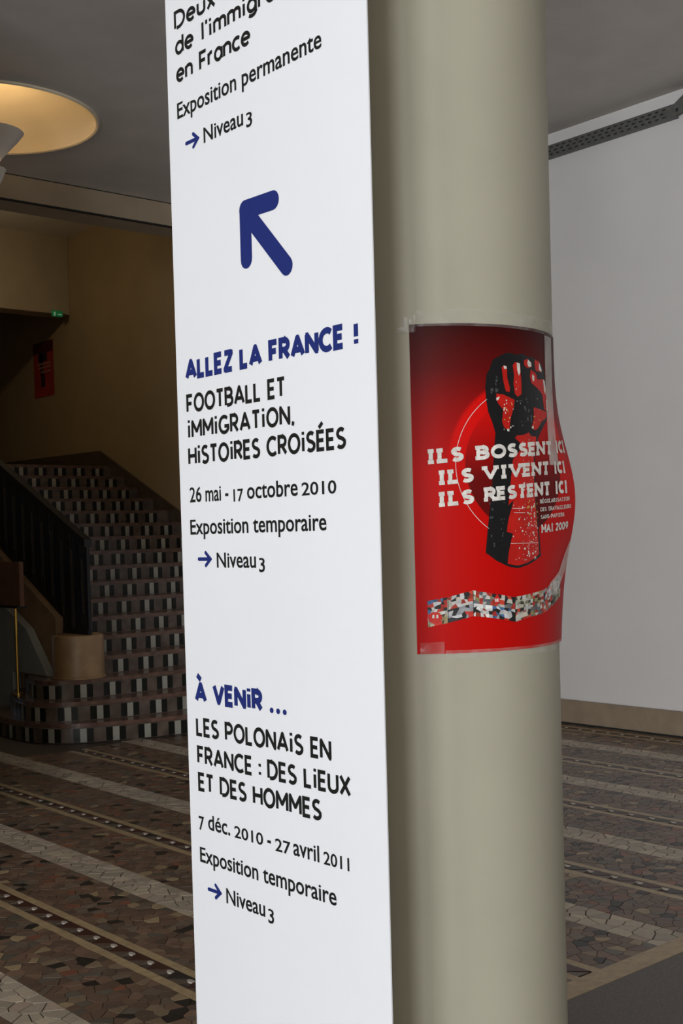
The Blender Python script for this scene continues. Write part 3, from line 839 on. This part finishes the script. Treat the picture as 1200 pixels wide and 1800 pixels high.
for j in range(NV+1):
    for i in range(NU+1): V.append(surf(PW_*i/NU, PH_*j/NV))
nb = len(V)
for j in range(NV+1):
    for i in range(NU+1): V.append(surf(PW_*i/NU, PH_*j/NV, -.0004))
for j in range(NV):
    for i in range(NU):
        a = j*(NU+1)+i; Fc.append((a, a+1, a+NU+2, a+NU+1)); Fc.append((nb+a, nb+a+NU+1, nb+a+NU+2, nb+a+1))
me.from_pydata(V, [], Fc)
uv = me.uv_layers.new(name='print')
for lp in me.loops:
    vi = lp.vertex_index % nb; uv.data[lp.index].uv = ((vi % (NU+1))/NU*PW_, (vi//(NU+1))/NV*PH_)
for p in me.polygons: p.use_smooth = True
def poster_mat():
    m, nt, b = new('poster_red_gradient_print')
    N, Lk = nt.nodes, nt.links
    b.inputs['Roughness'].default_value = .5; b.inputs['Specular IOR Level'].default_value = .09
    u = N.new('ShaderNodeUVMap'); u.uv_map = 'print'; sp = N.new('ShaderNodeSeparateXYZ'); Lk.new(u.outputs[0], sp.inputs[0])
    r = N.new('ShaderNodeValToRGB'); mr = N.new('ShaderNodeMapRange'); mr.inputs[2].default_value = .6
    Lk.new(sp.outputs[1], mr.inputs[0]); Lk.new(mr.outputs[0], r.inputs[0])
    e = r.color_ramp.elements; e[0].position = 0; e[0].color = (.42, .003, .002, 1); e[1].position = 1; e[1].color = (.03, .002, .002, 1)
    for pos, c in ((.55, (.45, .003, .002, 1)), (.72, (.27, .003, .003, 1)), (.86, (.10, .003, .003, 1))):
        k = e.new(pos); k.color = c
    # printed disc: bright at its upper left, maroon below
    def dist(cx, cy):
        v1 = N.new('ShaderNodeVectorMath'); v1.operation = 'DISTANCE'; v1.inputs[1].default_value = (cx, cy, 0); Lk.new(u.outputs[0], v1.inputs[0]); return v1.outputs['Value']
    def below(val, t, soft):
        q = N.new('ShaderNodeMapRange'); q.inputs[1].default_value = t-soft; q.inputs[2].default_value = t+soft; q.inputs[3].default_value = 1; q.inputs[4].default_value = 0
        Lk.new(val, q.inputs[0]); return q.outputs[0]
    d = dist(.222, .343)
    halo = below(d, .157, .004); disc = below(d, .1255, .001)
    up = N.new('ShaderNodeMapRange'); up.inputs[1].default_value = .30; up.inputs[2].default_value = .40; Lk.new(sp.outputs[1], up.inputs[0])
    hm = N.new('ShaderNodeMath'); hm.operation = 'MULTIPLY'; Lk.new(halo, hm.inputs[0]); Lk.new(up.outputs[0], hm.inputs[1])
    m1 = N.new('ShaderNodeMix'); m1.data_type = 'RGBA'; Lk.new(hm.outputs[0], m1.inputs[0]); Lk.new(r.outputs[0], m1.inputs[6]); m1.inputs[7].default_value = (.55, .004, .003, 1)
    dr = N.new('ShaderNodeValToRGB'); mr2 = N.new('ShaderNodeMapRange'); mr2.inputs[1].default_value = .22; mr2.inputs[2].default_value = .47
    Lk.new(sp.outputs[1], mr2.inputs[0]); Lk.new(mr2.outputs[0], dr.inputs[0])
    e = dr.color_ramp.elements; e[0].color = (.07, .003, .003, 1); e[1].color = (.48, .004, .003, 1); e[1].position = .85
    k = e.new(.4); k.color = (.12, .003, .003, 1)
    m2 = N.new('ShaderNodeMix'); m2.data_type = 'RGBA'; Lk.new(disc, m2.inputs[0]); Lk.new(m1.outputs[2], m2.inputs[6]); Lk.new(dr.outputs[0], m2.inputs[7])
    Lk.new(m2.outputs[2], b.inputs['Base Color'])
    return m
me.materials.append(poster_mat())
poster = link('protest_poster', me)
poster['label'] = 'red poster with raised black fist taped around the taupe column'; poster['category'] = 'poster'
mm = .001
def polys(name, plist, m, lift, label=None):
    bm = bmesh.new()
    for q in plist:
        f = bm.faces.new([bm.verts.new((x*mm, y*mm, 0)) for x, y in q])
    bmesh.ops.triangulate(bm, faces=bm.faces[:]); wrap(bm, lift)
    o = bm_obj(name, bm, m, poster)
    if label: o['label'] = label
    return o
FIST = [(132,182),(136,215),(140,245),(147,290),(151,330),(153,355),(156,384),(158,401),(151,423),(144,439),(140,463),(139,485),(142,507),(150,520),(156,535),(172,543),(188,549),(197,549),(211,547),(229,550),(240,546),(264,545),(287,538),(300,525),(307,505),(310,488),(316,465),(316,442),(304,428),(284,410),(270,394),(262,372),(258,355),(257,322),(260,272),(266,226),(271,172),(250,163),(228,156),(202,151),(180,155),(155,166)]
polys('fist_print', [FIST], M_pblack, .0003, 'black raised fist')
RED = [
 [(175,522),(182,526),(187,521),(187,503),(193,484),(192,477),(183,478),(178,497)],
 [(201,527),(208,533),(220,531),(221,513),(223,493),(222,474),(212,469),(205,474),(202,492),(204,509)],
 [(231,538),(242,541),(253,535),(254,527),(241,524),(232,528)],
 [(264,542),(281,539),(291,524),(289,520),(268,521),(265,529)],
 [(251,522),(268,516),(273,505),(298,508),(307,494),(311,471),(311,448),(297,450),(290,478),(278,486),(252,497),(248,509)],
 [(162,473),(177,472),(204,463),(201,448),(194,431),(191,417),(189,404),(177,412),(173,423),(176,444),(167,453),(161,463)],
 [(258,452),(282,449),(309,446),(307,436),(284,426),(269,412),(258,409),(249,414),(257,429)],
 [(203,392),(206,397),(226,399),(240,404),(248,397),(264,397),(259,372),(254,355),(253,322),(256,272),(261,226),(265,176),(250,168),(226,160),(202,156),(178,160),(181,180),(187,201),(192,216),(178,219),(180,232),(183,244),(190,262),(196,278),(183,268),(188,300),(192,326),(196,352),(217,372),(215,384)]]
polys('red_print', RED, M_pred, .0006, 'red worn patches of the fist')
WH = [[(211,532),(219,531),(220,515),(216,508),(212,518)], [(243,540),(252,535),(253,528),(245,526),(240,532)], [(280,538),(290,525),(289,520),(279,524)],
      [(256,514),(262,510),(261,502),(257,500),(254,506)], [(295,507),(302,505),(306,492),(304,478),(298,486)], [(306,470),(310,468),(310,450),(307,448)], [(179,525),(186,524),(186,519),(180,519)],
      [(161,465),(169,468),(166,462),(162,460)], [(184,409),(189,409),(189,404),(184,405)], [(250,415),(256,418),(255,411),(250,412)]]
rng = random.Random(5)
def blot(cx, cy, r):
    n = rng.randint(4, 6); a0 = rng.uniform(0, 6)
    return [(cx+r*rng.uniform(.35, 1)*math.cos(a0+2*PI*i/n), cy+r*rng.uniform(.4, 1.1)*math.sin(a0+2*PI*i/n)) for i in range(n)]
for _ in range(110):
    WH.append(blot(rng.triangular(190, 262, 250), rng.uniform(166, 270), rng.choice((1, 1.2, 1.6, 2.4, 3.4))))
for _ in range(26): WH.append(blot(rng.uniform(215, 252), rng.uniform(275, 395), rng.uniform(1, 2.6)))
for _ in range(16): WH.append(blot(rng.uniform(176, 200), rng.uniform(408, 462), rng.uniform(1, 2.6)))
for _ in range(12): WH.append(blot(rng.choice((rng.uniform(204, 219), rng.uniform(252, 300))), rng.uniform(430, 500) if rng.random() < .5 else rng.uniform(478, 500), rng.uniform(.8, 1.8)))
for z, a, b in ((197, 186, 262), (254, 196, 225), (262, 192, 215)): WH.append([(a, z), (b, z-.5), (b, z+.4), (a, z+.9)])
polys('white_flecks', WH, M_pwhite, .0009)
YL = [blot(rng.uniform(230, 262), rng.uniform(225, 285), rng.uniform(1.5, 4)) for _ in range(14)]+[blot(rng.uniform(178, 198), rng.uniform(425, 455), 2.2) for _ in range(5)]+[blot(rng.uniform(255, 285), rng.uniform(415, 440), 2) for _ in range(4)]
polys('yellow_flecks', YL, mat('poster_ochre', (.50, .30, .04), .45), .0010)
GR = [blot(rng.uniform(142, 176), rng.uniform(175, 300), rng.uniform(1.2, 3.5)) for _ in range(24)]+[blot(rng.uniform(205, 250), rng.uniform(415, 470), rng.uniform(2, 5)) for _ in range(14)]+[blot(rng.uniform(146, 170), rng.uniform(470, 530), rng.uniform(2, 5)) for _ in range(8)]
polys('grey_flecks', GR, mat('poster_charcoal', (.040, .046, .052), .45), .0007)
# thin white circle
bm = bmesh.new()
stroke_in(bm, [((222+143.3*math.cos(math.radians(a)))*mm, (343.5+143.3*math.sin(math.radians(a)))*mm) for a in range(124, 236, 3)], .0005)
wrap(bm, .00025); bm_obj('circle_line', bm, M_pwhite, poster)
def slab(txt, x, z, width, h, slope, wt=.175, gap=.27, space=.4, lift=.0012):
    bm = bmesh.new(); hw = wt*h*.78
    for s in text_strokes(txt, width-2*hw, h-2*hw, wt, gap=gap, space=space, serif=True, I_plain=True):
        stroke_in(bm, [((x+hw+a)*mm, (z+hw+b+slope*(a))*mm) for a, b in s], hw*mm)
    for b in by_word(bm, 0, h*.42*mm):
        wrap(b, lift); o = bm_obj('lettering', b, M_pwhite, poster); o['label'] = 'white slab serif lettering'
slab('ILS', 24, 345.5, 70, 27, .065); slab('BOSSENT', 118, 351.5, 202, 26, .070, gap=.26); slab('ICI', 335, 368, 50, 25, .06)
slab('ILS', 43, 307, 69, 26.5, .07); slab('VIVENT', 130, 314.5, 175, 25.5, .070, gap=.26); slab('ICI', 320, 328, 50, 24, .06)
slab('ILS', 42, 267.5, 70, 27, .07); slab('RESTENT', 132, 275.5, 174, 26, .070, gap=.26); slab('ICI', 320, 289, 50, 25, .06)
slab('RÉGULARISATION', 270, 271, 104, 7.5, .06, wt=.13); slab('DES TRAVAILLEURS', 271, 256, 110, 7.5, .06, wt=.13)
slab('SANS-PAPIERS', 271, 241.5, 84, 7.5, .06, wt=.13); slab('MAI 2009', 273, 215.5, 100, 15.5, .06, wt=.15)
# strip of small photographs
top = [(22,97),(57,103),(106,114),(144,107),(195,98),(236,102),(279,107),(318,120),(360,135)]
bot = [(21,49),(57,56),(105,67),(143,62),(193,52),(234,59),(277,63),(318,76),(360,92)]
V, Fc, C = [], [], []; PALS = [[(.30,.24,.12),(.45,.42,.30),(.5,.03,.02),(.55,.56,.52),(.08,.06,.04)], [(.03,.03,.035),(.55,.56,.58),(.25,.26,.28),(.45,.04,.03)], [(.5,.5,.5),(.02,.02,.02),(.30,.05,.03),(.6,.6,.58)],
       [(.02,.02,.02),(.40,.03,.02),(.05,.12,.25),(.5,.5,.5)], [(.03,.03,.03),(.45,.42,.35),(.5,.5,.5),(.4,.05,.03)], [(.5,.5,.45),(.12,.13,.14),(.25,.22,.10),(.35,.04,.03)], [(.02,.02,.02),(.45,.05,.03),(.55,.52,.45),(.2,.2,.2)], [(.05,.06,.05),(.2,.2,.12),(.4,.38,.3),(.5,.5,.5)]]
faces = []
for k in range(8):
    for rI in range(2):
        pal = PALS[(k+3*rI) % 8]
        nu, nv = 6, 4
        gridp = {}
        for i in range(nu+1):
            for j in range(nv+1):
                ju = 0 if i in (0, nu) else rng.uniform(-.42, .42); jv = 0 if j in (0, nv) else rng.uniform(-.42, .42)
                u_ = (i+ju)/nu; v_ = (rI+(j+jv)/nv)/2
                bx = bot[k][0]+(bot[k+1][0]-bot[k][0])*u_; bz = bot[k][1]+(bot[k+1][1]-bot[k][1])*u_
                tz = top[k][1]+(top[k+1][1]-top[k][1])*u_; gridp[i, j] = (bx, bz+(tz-bz)*v_)
        for i in range(nu):
            for j in range(nv):
                q = [gridp[i, j], gridp[i+1, j], gridp[i+1, j+1], gridp[i, j+1]]
                c = rng.choice(pal); kk = rng.uniform(.6, 1.15); c = tuple(t*kk for t in c)
                faces.append((q, c))
faces += [([(58,56.5),(59,56.5),(59,103),(58,103)], (.01,.01,.01)), ([(105,67),(106,67),(106,113),(105,113)], (.01,.01,.01)), ([(193,52),(194,52),(194,98),(193,98)], (.02,.02,.02))]
badge = [(34 + 13*math.cos(i*PI/7), 66+11*math.sin(i*PI/7)) for i in range(14)]
faces += [(badge, (.48,.02,.015)), ([(147,97),(153,106),(159,97),(153,84)], (.5,.02,.015))]
for xx in (29, 36): faces.append(([(xx,66),(xx+4,65),(xx+4,71),(xx+1,72)], (.6,.6,.58)))
for xx in (149, 153): faces.append(([(xx,91),(xx+2.6,91),(xx+2.6,97),(xx,97)], (.6,.6,.58)))
for q, c in faces:
    b = len(V); lift = .0006 if faces.index((q, c)) < len(faces)-10 else .0009
    V += [surf(x*mm, z*mm, lift) for x, z in q]; Fc.append(tuple(range(b, b+len(q)))); C.append((c, len(q)))
link('photo_strip', tint_mesh('photo_strip', V, Fc, C, M_pcol), None, poster)

# clear adhesive tape over the edges of the poster, and pale pieces painting its highlights
def tape(s0, s1, z0, z1, dz=0, lift=.0016, label='clear adhesive tape strip on the column', poly=None, m=None):
    bm = bmesh.new(); q = poly or [(s0, z0), (s1, z0+dz), (s1, z1+dz), (s0, z1)]
    for pts in (q,): bm.faces.new([bm.verts.new((x*mm, z*mm, 0)) for x, z in pts])
    wrap(bm, lift)
    r = bmesh.ops.solidify(bm, geom=bm.faces[:], thickness=.00008)
    o = bm_obj('tape_strip', bm, m or M_tape); o['label'] = label; o['category'] = 'tape'; return o
def wneg(bm): pass
tape(0, 0, 0, 0, poly=[(-22, 584), (12, 586), (12, 618), (-22, 614)], label='crinkled clear tape square at the upper left poster corner')
tape(0, 0, 0, 0, lift=.0011, poly=[(14, 596), (300, 594), (392, 596), (392, 626), (300, 622), (14, 626)], label='long clear tape strip along the top edge of the red poster')
tape(0, 0, 0, 0, poly=[(6, -14), (50, -13), (50, 22), (6, 20)], label='clear tape patch at the lower left poster corner')
tape(0, 0, 0, 0, lift=.0011, poly=[(52, -10), (270, -12), (392, -10), (392, 6), (270, 5), (52, 6)], label='long clear tape strip along the bottom edge of the red poster')
tape(0, 0, 0, 0, lift=.0018, m=M_tape2, poly=[(306, 345), (340, 345), (345, 592), (304, 592)], label='vertical tape strip painted with a pale highlight near the right edge of the red poster')  # pale gloss highlight put into the milky colour of this strip
tape(0, 0, 0, 0, lift=.0019, m=M_tape2, poly=[(300, 118), (345, 140), (396, 205), (396, 150), (330, 96), (300, 96)], label='slanted milky tape piece at the lifted lower right of the red poster')
tape(0, 0, 0, 0, lift=.0021, m=M_tape2, poly=[(-22, 586), (-2, 586), (-2, 612), (-9, 614), (-10, 596), (-22, 594)], label='bit of tape painted with a bright highlight at the upper left poster corner')  # highlight on the crinkled corner tape, painted as a paler piece
